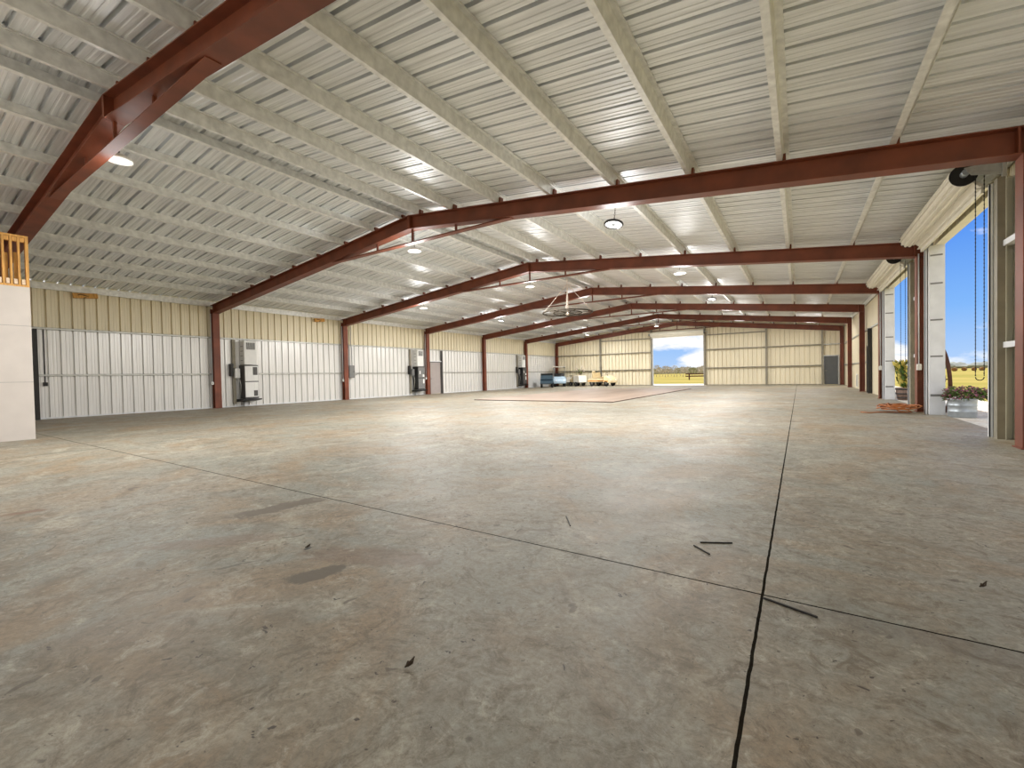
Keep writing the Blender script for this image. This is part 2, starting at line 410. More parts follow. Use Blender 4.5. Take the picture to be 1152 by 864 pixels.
m=MB(); m.box(WR-.02,WR-.005,YS,WB-.02,zs(WR)-.24,zs(WR)-.02); m.box(WR-.06,WR-.005,YS,WB-.02,zs(WR)-.24,zs(WR)-.225)
tag(m.build('eave_strut',M['purlin']),'galvanized eave strut above the roll-up doorways','eave strut')

# ------------------------------------------------------------------ girts
def girt_y(x,side,y0,y1,z,label,mt='galv'):      # channel along y on wall x ; side=+1 -> room is at +x
    m=MB(); d=.055
    xa,xb=(x+.004,x+d) if side>0 else (x-d,x-.004)
    m.box(xa,xb,y0,y1,z+.06,z+.066); m.box(xa,xb,y0,y1,z,z+.006)
    wx=(xb-.005,xb) if side>0 else (xa,xa+.005)
    m.box(wx[0],wx[1],y0,y1,z,z+.066)
    return tag(m.build('wall_girt',M[mt]),label,'girt','wall girts')
def girt_x(y,x0,x1,z,label,mt='greypost'):
    m=MB(); m.box(x0,x1,y-.2,y-.004,z+.06,z+.066); m.box(x0,x1,y-.2,y-.004,z,z+.006); m.box(x0,x1,y-.2,y-.195,z,z+.066)
    return tag(m.build('wall_girt',M[mt]),label,'girt','wall girts')
bayn=['in the bay beside the stud partition','in the bay of the nearest wall unit','in the bay of the grey breaker panel','in the bay of the mauve door','in the bay before the farthest wall unit','in the corner bay behind the parked carts']
UY=[9.55,19.72,31.9]                       # wall units
for i in range(6):
    a=FY[i]+.005 if i else 3.35; b=FY[i+1]-.005
    for z,nm in ((2.85,'upper'),(1.36,'lower')):
        y0,y1=a,b
        if i==3 and nm=='lower': y0=FY[3]+1.5
        if i==1 and nm=='lower': y0=10.15
        if i==2 and nm=='lower': y1=19.1
        if i==4 and nm=='lower': y1=31.3
        girt_y(WL,1,y0,y1,z,'galvanized %s girt of the closed wall %s'%(nm,bayn[i]))
segs=[(O2[1]+.12,FY[4],'beyond the second roll-up doorway'),(FY[4],FY[5],'third bay from the second roll-up doorway'),(FY[5],FY[6],'next to the slate grey walk door')]
rb=['in the bay just past the second roll-up doorway','in the bay holding the low louver','in the corner bay by the slate grey door']
for k,(a,b,_) in enumerate([(FY[3]+.13,FY[4],0),(FY[4],FY[5],0),(FY[5],FY[6],0)]):
    for z,nm in ((2.85,'upper'),(1.36,'lower')):
        if k==0 and nm=='lower': b2=b; a2=D5[1]+.1
        else: a2,b2=a,b
        girt_y(WR,-1,a2,b2,z,'galvanized %s girt of the doorway-side wall %s'%(nm,rb[k]))
for (a,b,nmz) in ((O0[1]+.1,O1[0]-.12,'short white girt beside the first roll-up doorway'),(O1[1]+.12,O2[0]-.12,'short white girt between the two roll-up doorways')):
    for z,q in ((1.36,'lower'),(2.85,'upper')):
        m=MB(); m.box(WR-.15,WR-.006,b-.5,b,z,z+.075); m.box(WR-.16,WR-.13,b-.5,b,z-.004,z+.079); tag(m.build('wall_girt',M['jamb']),'%s, the %s of two'%(nmz,q),'girt','wall girts')
ex=[(WL+.15,-15.45,'in the corner behind the parked carts',(2.85,1.36)),(-15.35,DX[0]-.1,'beside the far doorway, towards the carts',(4.04,2.85,1.36)),(DX[1]+.1,-2.14,'beside the far doorway, away from the carts',(4.04,2.85,1.36)),(-2.04,1.36,'in the section next to the slate grey door',(2.85,1.36)),(1.46,2.45,'above the slate grey door',(2.85,))]
lv={4.04:'top',2.85:'middle',1.36:'bottom'}
for a,b,w,zz in ex:
    for z in zz: girt_x(WB,a,b,z,'dark %s girt on the end wall %s'%(lv[z],w) if len(zz)>1 else 'dark girt on the end wall %s'%w, 'greypost' if b<1.4 else 'galv')

# end wall posts
for x,lab in ((-15.4,'grey steel wall post behind the cream cart on the end wall'),(DX[0]-.05,'grey steel jamb post of the far doorway nearer the carts'),(DX[1]+.05,'grey steel jamb post of the far doorway farther from the carts'),(-2.09,'grey steel wall post midway between the far doorway and slate grey door'),(1.40,'grey steel post beside the slate grey door')):
    m=MB(); w=.06; zt=zb(x)-.0; m.box(x-w,x-w+.008,WB-.22,WB-.004,0,zt); m.box(x-w,x+w,WB-.22,WB-.212,0,zt); m.box(x-w,x+w,WB-.012,WB-.004,0,zt)
    m.box(x-w-.03,x+w+.03,WB-.24,WB-.004,0,.012)
    tag(m.build('wall_post',M['greypost']),lab,'post','end wall posts')

# ------------------------------------------------------------------ walk doors
def walk_door(name,loc,rz,w,h,mt,frame,label):
    e=MB(); e.box(-w/2+.005,w/2-.005,-.025,.02,.012,h-.005); d=e.build(name,M[mt]); d.location=loc; d.rotation_euler=(0,0,rz); struct(d,label)
    f=MB()
    for a,b in ((-w/2-.06,-w/2),(w/2,w/2+.06)): f.box(a,b,-.06,.05,0,h+.06)
    f.box(-w/2,w/2,-.06,.05,h,h+.06); f.build('door_frame',M[frame],d)
    g=MB(); g.lathe([(.0,-.03),(.03,-.03),(.03,-.04),(.012,-.045),(.012,-.075),(.0,-.075)],12,0,(-w/2+.09,0,1.0),'y'); g.box(-w/2+.08,-w/2+.20,-.082,-.066,.99,1.01); g.build('door_handle',M['hub'],d)
    g=MB()
    for z in (.25,h/2,h-.25): g.tube([(w/2-.008,-.034,z-.05),(w/2-.008,-.034,z+.05)],.008)
    g.build('hinge',M['hub'],d)
    return d
walk_door('door_1',((PX[0]+PX[1])/2,WB-.03,0),0,PX[1]-PX[0]-.1,2.05,'door','galv','slate grey steel walk door at the end of the back wall')
walk_door('door_2',(WL+.02,FY[3]+.85,0),-PI/2,.98,2.06,'pinkdoor','midgrey','grey-mauve walk door in the long closed wall').rotation_euler=(0,0,PI/2)
walk_door('door_3',(WR-.03,(D5[0]+D5[1])/2,0),-PI/2,.8,2.06,'dark','dark','dark walk door beyond the second roll-up doorway')
m=MB(); m.box(WR-.16,WR-.01,D5[0]-.14,D5[0]-.05,0,2.85); struct(m.build('trim_2',M['dark']),'dark steel post by the walk door past the second roll-up doorway')
m=MB(); m.box(WL+.01,WL+.14,FY[3]+1.40,FY[3]+1.5,0,2.85); m.box(WL+.01,WL+.1,FY[3]+.28,FY[3]+1.42,2.10,2.16,1); struct(m.build('trim_3',[M['midgrey'],M['jamb']]),'dark post and pale head trim by the grey-mauve door')
m=MB(); m.box(WL+.01,WL+.16,3.36,3.46,0,2.85); m.tube([(WL+.03,3.62,2.85),(WL+.03,3.62,1.15)],.013); m.box(WL+.01,WL+.07,3.57,3.67,1.05,1.17); struct(m.build('trim_4',M['dark']),'dark steel post on the long closed wall by the partition')

# ------------------------------------------------------------------ jambs of roll-up doorways
def jamb(n,y0,y1,face,label,mt,xin=2.50):
    # face: y of the plate that looks into the opening (box channel xin..WR+.08)
    if mt=='greypost':
        m=MB(); m.box(xin,xin+.085,y0-.04,y1,0,OT,1); m.box(xin+.085,WR+.09,y1-.02,y1,0,OT); m.box(WR-.03,WR-.004,y0-.02,y1,0,OT); m.box(xin+.085,xin+.095,y0-.045,y0-.03,0,OT)
        return struct(m.build('trim_%d'%n,[M['paleflute'],M['greypost']]),label)
    m=MB(); m.box(xin,WR+.09,min(y0,y1),max(y0,y1),0,OT)
    m.box(xin-.002,WR+.06,min(y0,y1)-.004,max(y0,y1)+.004,.0,.10)
    for z in (1.32,2.15,2.98,3.62): m.box(xin+.02,WR+.05,min(y0,y1)-.005,max(y0,y1)+.003,z,z+.035,1)
    for z in (.42,): m.box(xin+.02,WR+.05,min(y0,y1)-.005,max(y0,y1)+.003,z,z+.05,1)
    return struct(m.build('trim_%d'%n,[M[mt],M['grey']]),label)
jamb(5,O1[0]-.10,O1[0],0,'grey steel near jamb of the first roll-up doorway','greypost',2.46)
jamb(6,O1[1],O1[1]+.08,0,'white far jamb of the first roll-up doorway','jamb')
jamb(7,O2[0]-.10,O2[0],0,'grey steel near jamb of the second roll-up doorway','greypost',2.46)
jamb(8,O2[1],O2[1]+.08,0,'white far jamb of the second roll-up doorway','jamb')
m=MB(); m.box(2.60,WR+.09,O1[0],O1[1],OT,OT+.03); m.box(2.60,WR+.09,O2[0],O2[1],OT,OT+.03); m.box(2.60,WR+.09,O0[0],O0[1],OT,OT+.03); struct(m.build('trim_9',M['coil']),'header trim above the roll-up doorways')
m=MB(); m.box(DX[0],DX[1],WB-.08,WB+.06,DT-.05,DT); m.box(DX[0]-.0,DX[0]+.05,WB-.06,WB+.06,0,DT-.05); m.box(DX[1]-.05,DX[1],WB-.06,WB+.06,0,DT-.05); struct(m.build('trim_10',M['jamb']),'pale trim around the far doorway')

# ------------------------------------------------------------------ roll-up doors (curtain wound up on its axle)
def coil_mb(L,r):
    m=MB(); n=96; pts=[]
    for k in range(n):
        q=2*PI*k/n; rr=r+.014*(1 if (k%8) in (0,1,2,3) else -.5)
        pts.append((rr*math.cos(q),rr*math.sin(q)))
    m.prism([(p[0],p[1]) for p in pts],1,0,L)
    return m
def roll_door(label,loc,rz,L,r,drop,chain=True,tracks=True):
    t=thing('roll_up_door',label,'roll-up door',loc,rz,'roll-up doors')
    # local: y along the door, x towards the outside, origin at floor under the near end of the axle
    zc=drop
    m=coil_mb(L,r); o=m.build('curtain_coil',M['coil'],t); o.location=(0,0,zc)
    for y in (-.012,L+.001):
        m=MB(); m.lathe([(.045,y),(r+.012,y),(r+.012,y+.011),(.045,y+.011),(.045,y)],36,0,(0,0,zc),'y',False); m.build('drum_ring',M['dark'],t)
    for y in (-.16,L+.02):
        m=MB(); m.tube([(0,y,zc),(0,y+.14,zc)],.05,16); m.tube([(0,y-.01,zc),(0,y+.15,zc)],.018,10); m.build('axle_hub',M['tank'],t)
        m=MB(); yy=y+.0
        m.prism([(-.03,zc+.06),(.05,zc-.07),(.40,zc-.14),(.40,zc+.08)],1,yy-.006,yy); m.prism([(0,zc-.01),(.40,zc-.13),(.40,zc-.10),(0,zc+.03)],1,yy-.03,yy-.006); m.box(.37,.415,yy-.05,yy+.01,zc-.20,zc+.04); m.build('end_bracket',M['galv'],t)
    m=MB(); m.box(.20,.24,.02,L-.02,OT-.1 if tracks else zc-r-.12,OT+.02 if tracks else zc-r-.06); m.box(.14,.30,.02,L-.02,(OT-.03) if tracks else zc-r-.12,(OT-.015) if tracks else zc-r-.105); 
    m.prism([(.10,zc-.12),(.16,zc-.12),(.26,OT),(.20,OT)] if tracks else [(.10,zc-.12),(.16,zc-.12),(.2,zc-r-.1),(.16,zc-r-.1)],1,.03,L-.03)
    m.build('bottom_bar',M['coil'],t)
    if tracks:
        for y in (-.05,L+.0):
            m=MB(); m.box(.27,.33,y,y+.012,.0,OT); m.box(.27,.285,y,y+.05,.0,OT); m.box(.315,.33,y,y+.05,0,OT); m.build('guide_track',M['jamb'],t)
    if chain:
        m=MB(); 
        a=[( .10,-.03,zc)]; 
        def strand(x,y0,z0,z1,dx):
            n=int((z0-z1)/.03)
            for k in range(n):
                z=z0-(z0-z1)*k/n; w=.007 if k%2 else .004
                m.box(x-w,x+w,y0-(.011-w),y0+(.011-w),z-.014,z+.012)
        strand(.13,-.02,zc-.02,.92,0); strand(.225,-.02,zc-.05,.92,0)
        m.tube([(.13+.0475-.0475*math.cos(q),-.02,.92-.05*math.sin(q)) for q in [PI*i/8 for i in range(9)]],.007,6)
        m.build('hand_chain',M['dark'],t)
    return t
roll_door('cream roll-up door wound above the first doorway, its hand chain hanging',(2.17,9.72,0),0,4.1,.155,4.08)
roll_door('cream roll-up door wound above the second doorway from the camera',(2.17,15.75,0),0,4.35,.155,4.08)
# end-wall door: along x
t=roll_door('cream roll-up door wound above the far doorway in the end wall',(-6.45,WB-.42,0),PI/2,4.28,.17,4.36,chain=False,tracks=False)

# ------------------------------------------------------------------ conduits, boxes, panels
def conduit(label,path,box,bs=(.06,.09,.12),bm='white'):
    t=thing('conduit_run',label,'conduit',(box[0],box[1],0),0,'column conduits')
    m=MB(); m.tube([(p[0]-box[0],p[1]-box[1],p[2]) for p in path],.013,8); m.build('pipe',M['jamb'],t)
    m=MB(); m.bbox(-bs[0]/2,bs[0]/2,-bs[1]/2,bs[1]/2,box[2]-bs[2]/2,box[2]+bs[2]/2,.008); b=m.build('outlet_box',M[bm],t)
    m=MB(); m.box(bs[0]/2,bs[0]/2+.004,-.012,.012,box[2]-.03,box[2]+.03); m.build('outlet_cover',M['grey'],b)
    return t
for i,lab in ((1,'white conduit and outlet box on the column at the nearest wall unit'),(2,'white conduit and outlet box on the column by the breaker panel'),(3,'white conduit and outlet box on the column by the mauve door')):
    y=FY[i]-.17; x=XL-.05
    conduit(lab,[(x-.02,y,zb(XL)-.02),(x-.02,y,2.4),(x-.02,y,1.0)],(x,y-.02,1.02))
conduit('pinkish conduit and white box on the nearest doorway-side column',[(XR+.06,Y1-.17,3.9),(XR+.06,Y1-.17,1.0)],(XR+.05,Y1-.19,1.02),(.10,.06,.12))
conduit('conduit and white switch box on the column between the roll-up doorways',[(XR+.03,FY[2]-.15,3.85),(XR+.03,FY[2]-.15,1.1)],(XR+.03,FY[2]-.17,1.1),(.09,.06,.15))
conduit('conduit and white box on the column past the second roll-up doorway',[(XR+.03,FY[3]-.15,3.85),(XR+.03,FY[3]-.15,1.1)],(XR+.03,FY[3]-.17,1.1),(.09,.06,.15))
m=MB()
for rr,dy in ((.15,0),(.12,.02),(.165,.035)):
    m.tube([(XR+.055+.02*math.sin(3*q),Y1-.20-dy+.0,4.08+.0+rr*math.sin(q)) if False else (XR+.16+rr*.85*math.cos(q),Y1-.16-dy,3.97+rr*math.sin(q)) for q in [2*PI*k/28 for k in range(28)]],.008,6,closed=True)
tag(m.build('cable_coil',M['galv']),'loops of grey cable hanging at the top of the nearest doorway-side column','cable')

t=thing('breaker_panel','grey breaker panel with two conduits beside the third column','breaker panel',(WL+.05,FY[2]+.42,0))
m=MB(); m.bbox(0,.12,-.17,.17,1.14,1.80,.01); p=m.build('panel_box',M['grey'],t)
m=MB(); m.bbox(.12,.135,-.14,.14,1.18,1.76,.004); q=m.build('panel_door',M['grey'],t); m=MB(); m.box(.135,.15,.08,.11,1.44,1.5); m.build('latch',M['dark'],q)
for dy,top in ((-.12,3.7),(.06,3.9)):
    m=MB(); m.tube([(.04,dy,1.80),(.04,dy,2.6),(.04,dy-.05,3.0),(.04,dy-.04,top)],.018); m.build('conduit',M['grey'],t)
m=MB(); m.tube([(.05,.17,1.25),(.03,.30,1.30),(.03,.45,1.38),(.02,.6,1.39)],.012); m.build('conduit',M['grey'],t)

# wall-hung air handler stacks
def wall_unit(label,y,lower,side,front2):
    t=thing('wall_air_conditioner',label,'air conditioner',(WL+.02,y,0),0,'wall air conditioners')
    m=MB(); m.bbox(0,.40,-.18,.34,1.78,2.80,.012); u=m.build('upper_cabinet',M['white'],t)
    m=MB(); m.box(.40,.406,-.10,.26,2.43,2.72); l=m.build('louver',M['dark'],u)
    m=MB()
    for k in range(5): m.box(.402,.412,-.10+.072*k,-.082+.072*k,2.43,2.72)
    m.build('louver_bars',M['white'],l)
    for k in range(4):
        m=MB(); m.box(.10,.30,-.186,-.18,1.95+.2*k,1.97+.2*k); m.build('side_vent',M['grey'],u)
    m=MB(); m.bbox(0,.46,-.22,.36,.34,1.76,.012); lo=m.build('lower_cabinet',M[side],t)
    m=MB(); m.bbox(.46,.475,-.20,.34,1.08,1.72,.004); a=m.build('access_door',M[lower],lo)
    m=MB(); m.bbox(.46,.475,-.20,.34,.40,1.04,.004); b=m.build('service_door',M[lower],lo)
    m=MB(); m.box(.475,.485,.12,.30,1.34,1.68); m.build('control_panel',M[front2],lo)
    for bx in ((.16,.30,1.12,1.28),(.18,.30,.72,1.0),(-.1,-.02,1.3,1.5)):
        m=MB(); m.box(.475,.48,*bx); m.build('notice_label',M['label'],lo)
    m=MB(); m.box(.475,.48,.14,.30,.44,.68); m.build('lower_grille',M[front2],lo)
    m=MB(); m.prism([(0,.20),(.62,.28),(.62,.33),(0,.32)],1,-.36,.40); m.build('bracket_shelf',M['black'],t)
    m=MB(); m.box(0,.08,-.50,-.38,.12,2.84); m.build('support_post',M['greypost'],t)
    m=MB(); m.bbox(.0,.16,-.62,-.50,1.30,1.82,.008); d=m.build('disconnect_box',M['dark'],t)
    m=MB(); m.bbox(.10,.24,-.48,-.28,1.22,1.62,.008); m.build('junction_box',M['white'] if front2=='midgrey' and lower=='white' else M['grey'],t)
    m=MB(); m.tube([(.05,-.42,1.62),(.05,-.42,2.8)],.014); m.tube([(.16,-.3,1.3),(.2,-.25,.9),(.12,-.26,.34)],.02); m.build('flexible_conduit',M['galv'],t)
    m=MB(); m.bbox(-.0,.16,-.1,.05,.0,.20,.01); m.build('drain_block',M['jamb'],t)
    return t
wall_unit('white-fronted wall air conditioner with slotted louver, nearest of the three',UY[0]+.08,'white','midgrey','midgrey')
wall_unit('wall air conditioner with grey lower cabinet beside the mauve door column',UY[1]+.02,'grey','black','grey')
wall_unit('wall air conditioner with black lower cabinet near the parked carts',UY[2]+.1,'midgrey','black','midgrey')

# low louver on the doorway-side wall
t=thing('wall_louver','small white louver low on the doorway-side wall near the end','louver',(WR-.005,30.6,0))
m=MB(); 
for a in ((-.04,0,-.3,-.26,.1,.8),(-.04,0,.26,.3,.1,.8),(-.04,0,-.26,.26,.1,.14),(-.04,0,-.26,.26,.76,.8)): m.box(*a)
m.build('louver_frame',M['white'],t)
m=MB()
for k in range(7): m.prism([(-.035,.16+.085*k),(-.005,.2+.085*k),(-.005,.21+.085*k),(-.035,.17+.085*k)],1,-.26,.26)
m.build('slats',M['grey'],t)

# scraps of lumber lodged on the wall top
def scrap(y,w,label,seed):
    rnd=random.Random(seed); m=MB()
    m.bbox(0,.09,-w*.5,w*.5,0,.16,.006); m2=MB(); 
    o=m.build('lumber_scrap',M['pine']); o.location=(WL+.085,y,zs(WL)-.42); o.rotation_euler=(R(6),0,R(2)); tag(o,label,'lumber','lumber scraps at the wall top')
    m=MB(); m.tube([(.05,-w*.5,.06),(.10,-w*.2,.12),(.08,w*.1,.06),(.10,-w*.1,.0)],.012); m.build('strap',M['dark'],o)
scrap(4.62,.62,'orange lumber offcut hung under the eave nearest the stud partition',1)
scrap(13.2,.55,'orange lumber offcut hung under the eave before the breaker panel column',2)

# ------------------------------------------------------------------ partition (drywall below, open studs above)
m=MB(); X0=-12.95
m.box(X0-.10,X0,YS,2.17,0,3.05); m.box(WL+.1,X0-.10,2.06,2.17,0,3.05)
for z in (1.15,2.27): m.box(X0,X0+.0015,YS,2.17,z,z+.006,1)
struct(m.build('wall_partition',[M['drywall'],M['grey']]),'pale drywall partition at the edge of the picture')
t=thing('stud_framing','open pine stud framing standing on top of the drywall partition','stud framing',(X0,2.17,3.05))
H=1.02
m=MB(); m.box(-.09,.0,-3.2,0,0,.04); m.build('bottom_plate',M['pine'],t)
m=MB(); m.box(-.09,.0,-3.2,0,H-.04,H); m.build('top_plate',M['pine'],t)
m=MB(); m.box(-.09,.004,-.045,0,.04,H-.04); m.build('corner_stud',M['pine'],t)
for k in range(14):
    y=-.115-.105*k
    m=MB(); m.box(-.09,-.002,y-.032,y,.04,H-.04); m.build('stud',M['pine'],t)
    m=MB(); m.bbox(-.09,-.004,y+.012,y+.062,.045,.15,.004); m.build('block',M['pinecut'],t)
    m=MB(); m.box(-.09,-.006,y+.004,y+.066,H-.13,H-.045); m.build('blocking',M['pine'],t)
t2=thing('inner_stud_wall','second row of yellow pine studs seen behind the front framing','stud framing',(X0-.55,2.17,3.05))
for k in range(12):
    y=-.03-.17*k
    m=MB(); m.box(-.04,.0,y-.09,y,.0,.78-.03*k); m.build('stud',M['pine'],t2)
m=MB(); m.box(-.09,.02,-2.2,0,-.05,0); m.build('bottom_plate',M['pine'],t2)
m=MB(); m.box(X0-.66,X0-.10,-1.5,2.06,2.95,3.0); struct(m.build('trim_11',M['pine']),'ledger behind the drywall')

# ------------------------------------------------------------------ hanging lamps
def chain_mb(z0,z1,r=.012,step=.045):
    m=MB(); n=max(2,int((z1-z0)/step))
    for k in range(n):
        z=z0+(z1-z0)*(k+.5)/n; h=(z1-z0)/n*.72; a=(k%2)*PI/2
        m.tube([(r*math.cos(q)*math.cos(a),r*math.cos(q)*math.sin(a),z+h*math.sin(q)) for q in [2*PI*j/10 for j in range(10)]],.0035,5,closed=True)
    return m
def lamp(label,x,y,z,d,ringed,group='high bay lamps'):
    t=thing('high_bay_lamp',label,'lamp',(x,y,z),0,group); r=d/2; top=zs(x)-.20-z
    m=MB(); 
    if ringed:
        m.lathe([(r*.86,.0),(r,.0),(r*1.03,.025),(r*.95,.05),(r*.86,.045),(r*.86,0)],32); m.build('shade_ring',M['lampring'],t)
        m=MB(); m.lathe([(.0,.012),(r*.86,.012),(r*.86,.04),(0,.05)],32); m.build('lens',M['lens'],t)
        m=MB(); m.lathe([(0,-.004),(.04,-.004),(.045,.012),(0,.012)],16); m.build('sensor',M['lampring'],t)
    else:
        m.lathe([(r*.90,.0),(r,.0),(r*1.0,.035),(r*.75,.07),(r*.3,.11),(0,.11)],32); m.build('shade',M['white'],t)
        m=MB(); m.lathe([(.0,.004),(r*.90,.004),(r*.90,.02),(0,.02)],32); m.build('lens',M['lens'],t)
    m=MB(); m.lathe([(0,.045),(r*.22,.045),(r*.20,.09),(r*.08,.12),(r*.05,.17),(0,.17)],20); m.build('driver_housing',M['lampring'] if ringed else M['grey'],t)
    m=MB(); m.tube([(0,0,.17),(0,0,.22)],.008); m.build('hook',M['dark'],t)
    chain_mb(.22,top-(.03 if ringed else 0)).build('chain',M['dark'],t)
    if ringed: t.rotation_euler=(R(-9),R(4),0)
    return t
LAMPS=[]
def L_(label,x,y,z,d,ringed): lamp(label,x,y,z,d,ringed); LAMPS.append((x,y,z))
L_('white disc lamp hung beneath the ridge under the nearest portal frame',-9.23,2.60,4.70,.36,False)
L_('black-ringed round lamp on a chain just past the first doorway frame',-3.43,9.50,4.38,.42,True)
L_('white disc lamp below the ridge just past the second portal frame',-9.0,8.93,4.62,.36,False)
L_('white disc lamp below the ridge in front of the ring chandelier',-9.0,15.25,4.62,.36,False)
L_('dark-topped round lamp hung past the second doorway on the open side',-3.39,15.8,4.45,.40,False)
L_('small dark lamp hung in the fourth bay on the open side',-3.44,22.7,4.50,.40,True)
L_('white disc lamp over the closed-wall side by the breaker panel bay',-14.6,15.0,4.30,.36,False)
L_('dark round lamp over the closed-wall side in the mauve door bay',-14.8,21.6,4.35,.40,True)
L_('dark round lamp over the closed-wall side near the parked carts',-15.0,34.7,4.40,.40,True)
L_('white disc lamp below the ridge near the far doorway',-9.2,34.6,4.66,.36,False)

for fi,xx,lab in ((4,-3.4,'added fill lamp behind the rafter third from the end wall, open side'),(5,-3.4,'added fill lamp behind the rafter second from the end wall, open side'),(5,.6,'added fill lamp behind the rafter before the slate grey door'),(4,-14.7,'added fill lamp behind the rafter third from the end wall, closed side'),(3,-9.3,'added fill lamp behind the rafter past the ring chandelier')):  # lamps added behind rafters to brighten the far end
    L_(lab,xx,FY[fi]+.55,zb(xx)+.12,.36,False)
# ring chandelier
t=thing('ring_chandelier','large dark double-ring chandelier hanging from splayed cords under the ridge','chandelier',(-8.50,17.6,3.80))
def ringpts(r,n=48,z=0): return [(r*math.cos(2*PI*k/n),r*math.sin(2*PI*k/n),z) for k in range(n)]
m=MB(); m.tube(ringpts(1.08),.028,8,closed=True); m.build('outer_ring',M['ironring'],t)
m=MB(); m.tube(ringpts(.62,40,-.01),.022,8,closed=True); m.build('inner_ring',M['ironring'],t)
for k in range(6):
    a=k*PI/3+.3; m=MB(); m.tube([(.06*math.cos(a),.06*math.sin(a),0),(1.07*math.cos(a),1.07*math.sin(a),0)],.014,6); m.build('spoke',M['ironring'],t)
for k in range(4):
    a=k*PI/2+.4; m=MB(); m.tube([(1.07*math.cos(a),1.07*math.sin(a),.02),(.03*math.cos(a),.03*math.sin(a),1.22)],.011,6); m.build('cord',M['pale'],t)
m=MB(); m.tube([(0,0,-.08),(0,0,1.62)],.014,8); m.lathe([(0,-.1),(.06,-.1),(.07,-.03),(.03,.03),(0,.03)],14); m.build('centre_rod',M['pale'],t)

# ------------------------------------------------------------------ plywood dance floor
m=MB(); m.box(-12.5,-5.88,15.95,30.2,0.0,.032); mm=m; o=m.build('plywood_platform',[M['ply'],M['plyedge']])
for p in o.data.polygons:
    if abs(p.normal.z)<.5: p.material_index=1
tag(o,'low brown plywood platform laid on the concrete in mid-hall','platform')

# ------------------------------------------------------------------ floor debris
def stick(p,q,w,label):
    p=Vector((*p,0)); q=Vector((*q,0)); d=(q-p); L=d.length; m=MB(); m.bbox(-L/2,L/2,-w/2,w/2,0,.008,.002)
    o=m.build('metal_strip',M['stick']); o.location=((p+q)/2); o.rotation_euler=(0,0,math.atan2(d.y,d.x)); tag(o,label,'metal strip','strips dropped on the floor')
stick((-.536,2.97),(-.36,3.06),.008,'longer dark strip of the pair lying on the concrete')
stick((-.56,2.90),(-.45,2.80),.008,'shorter dark strip of the pair lying on the concrete')
stick((-1.50,3.02),(-1.38,2.84),.008,'lone dark strip on the concrete away from the pair')
stick((-.15,2.385),(.06,2.315),.010,'dark strip lying beside the crossing of the floor joints')
def leafbit(x,y,s,label,rz):
    m=MB(); m.add([(-s,0,.004),(-s*.3,s*.4,.02),(s*.6,s*.3,.012),(s,0,.03),(s*.5,-s*.35,.01),(-s*.4,-s*.4,.006)],[(0,1,2,3,4,5)]); m.tube([(-s,0,.004),(s,0,.03)],.003,5)
    o=m.build('dead_leaf',M['leafdry']); o.location=(x,y,.0); o.rotation_euler=(0,0,rz); tag(o,label,'leaf','bits of dry leaf')
leafbit(-1.235,1.15,.020,'curled brown leaf on the bare concrete nearest the camera',1.2)
leafbit(-2.66,1.63,.02,'dark leaf scrap lying between the two oil stains',.3)
leafbit(.75,3.05,.018,'small leaf scrap on the concrete towards the first doorway',.6)

# orange cord heap
m=MB(); rnd=random.Random(3)
pts=[]
for k in range(120):
    q=k*.47; rr=.16+.16*rnd.random()+.14*math.sin(k*.13)
    pts.append((rr*1.15*math.cos(q),rr*1.7*math.sin(q)+.05*math.sin(k*.3),.016+.17*abs(math.sin(k*.37))*(1-rr*.9)+.10*rnd.random()))
for _ in range(2):
    pts=[pts[0]]+[tuple((a+2*b+c)/4 for a,b,c in zip(pts[i-1],pts[i],pts[i+1])) for i in range(1,len(pts)-1)]+[pts[-1]]
pts=[(p[0],p[1],p[2]*(1 if 3<i<len(pts)-3 else .4)) for i,p in enumerate(pts)]
pts += [(-.35,-.2,.012),(-.6,-.45,.011),(-.75,-.3,.011)]
m.tube(pts,.013,6); o=m.build('extension_cord',M['orange']); o.location=(2.02,14.2,0); tag(o,'orange cord heaped on the concrete at the column between doorways','cord')

# ------------------------------------------------------------------ outside: planters
def leaf_cloud(n,fn,size,seed,mats=1):
    rnd=random.Random(seed); m=MB()
    for k in range(n):
        c,d=fn(rnd); s=size*(.6+.8*rnd.random()); d=Vector(d).normalized()
        a=d.cross(Vector((rnd.random()-.5,rnd.random()-.5,rnd.random()-.5))).normalized(); c=Vector(c)
        m.add([c,c+d*s*.5+a*s*.28,c+d*s,c+d*s*.5-a*s*.28],[(0,1,2,3)],rnd.randrange(mats))
    return m
ZG=-.012
t=thing('stock_tank_planter','round galvanized stock tank planter just outside the first doorway','planter',(2.97,13.40,ZG))
m=MB(); m.lathe([(0,.0),(.225,.0),(.23,.02),(.23,.12),(.238,.13),(.23,.14),(.232,.25),(.24,.26),(.232,.27),(.235,.38),(.247,.39),(.247,.41),(.227,.41),(.223,.30),(0,.30)],40); m.build('tank_shell',M['tank'],t)
m=MB(); m.lathe([(0,.37),(.1,.375),(.223,.36)],24); m.build('soil',M['soil'],t)
def f1(r):
    a=r.random()*2*PI; q=r.random()**.5*.31; z=.40+.26*r.random()*(1-q*.9)-.9*max(0,q-.22)*r.random()
    return (q*math.cos(a)*1.05,q*math.sin(a),z),(math.cos(a)*.6+r.random()-.5,math.sin(a)*.6+r.random()-.5,.4-.8*r.random())
t=thing('flowering_plant','trailing purple flowering plant spilling over the galvanized tank','plant',(3.02,13.39,ZG+.02))
leaf_cloud(420,f1,.075,5).build('foliage',M['leafg'],t)
leaf_cloud(520,lambda r:((lambda c,d:((c[0]*1.06,c[1]*1.06,c[2]+.02),d))(*f1(r))),.055,6).build('blossoms',M['purple'],t)
m=MB(); r5=random.Random(9)
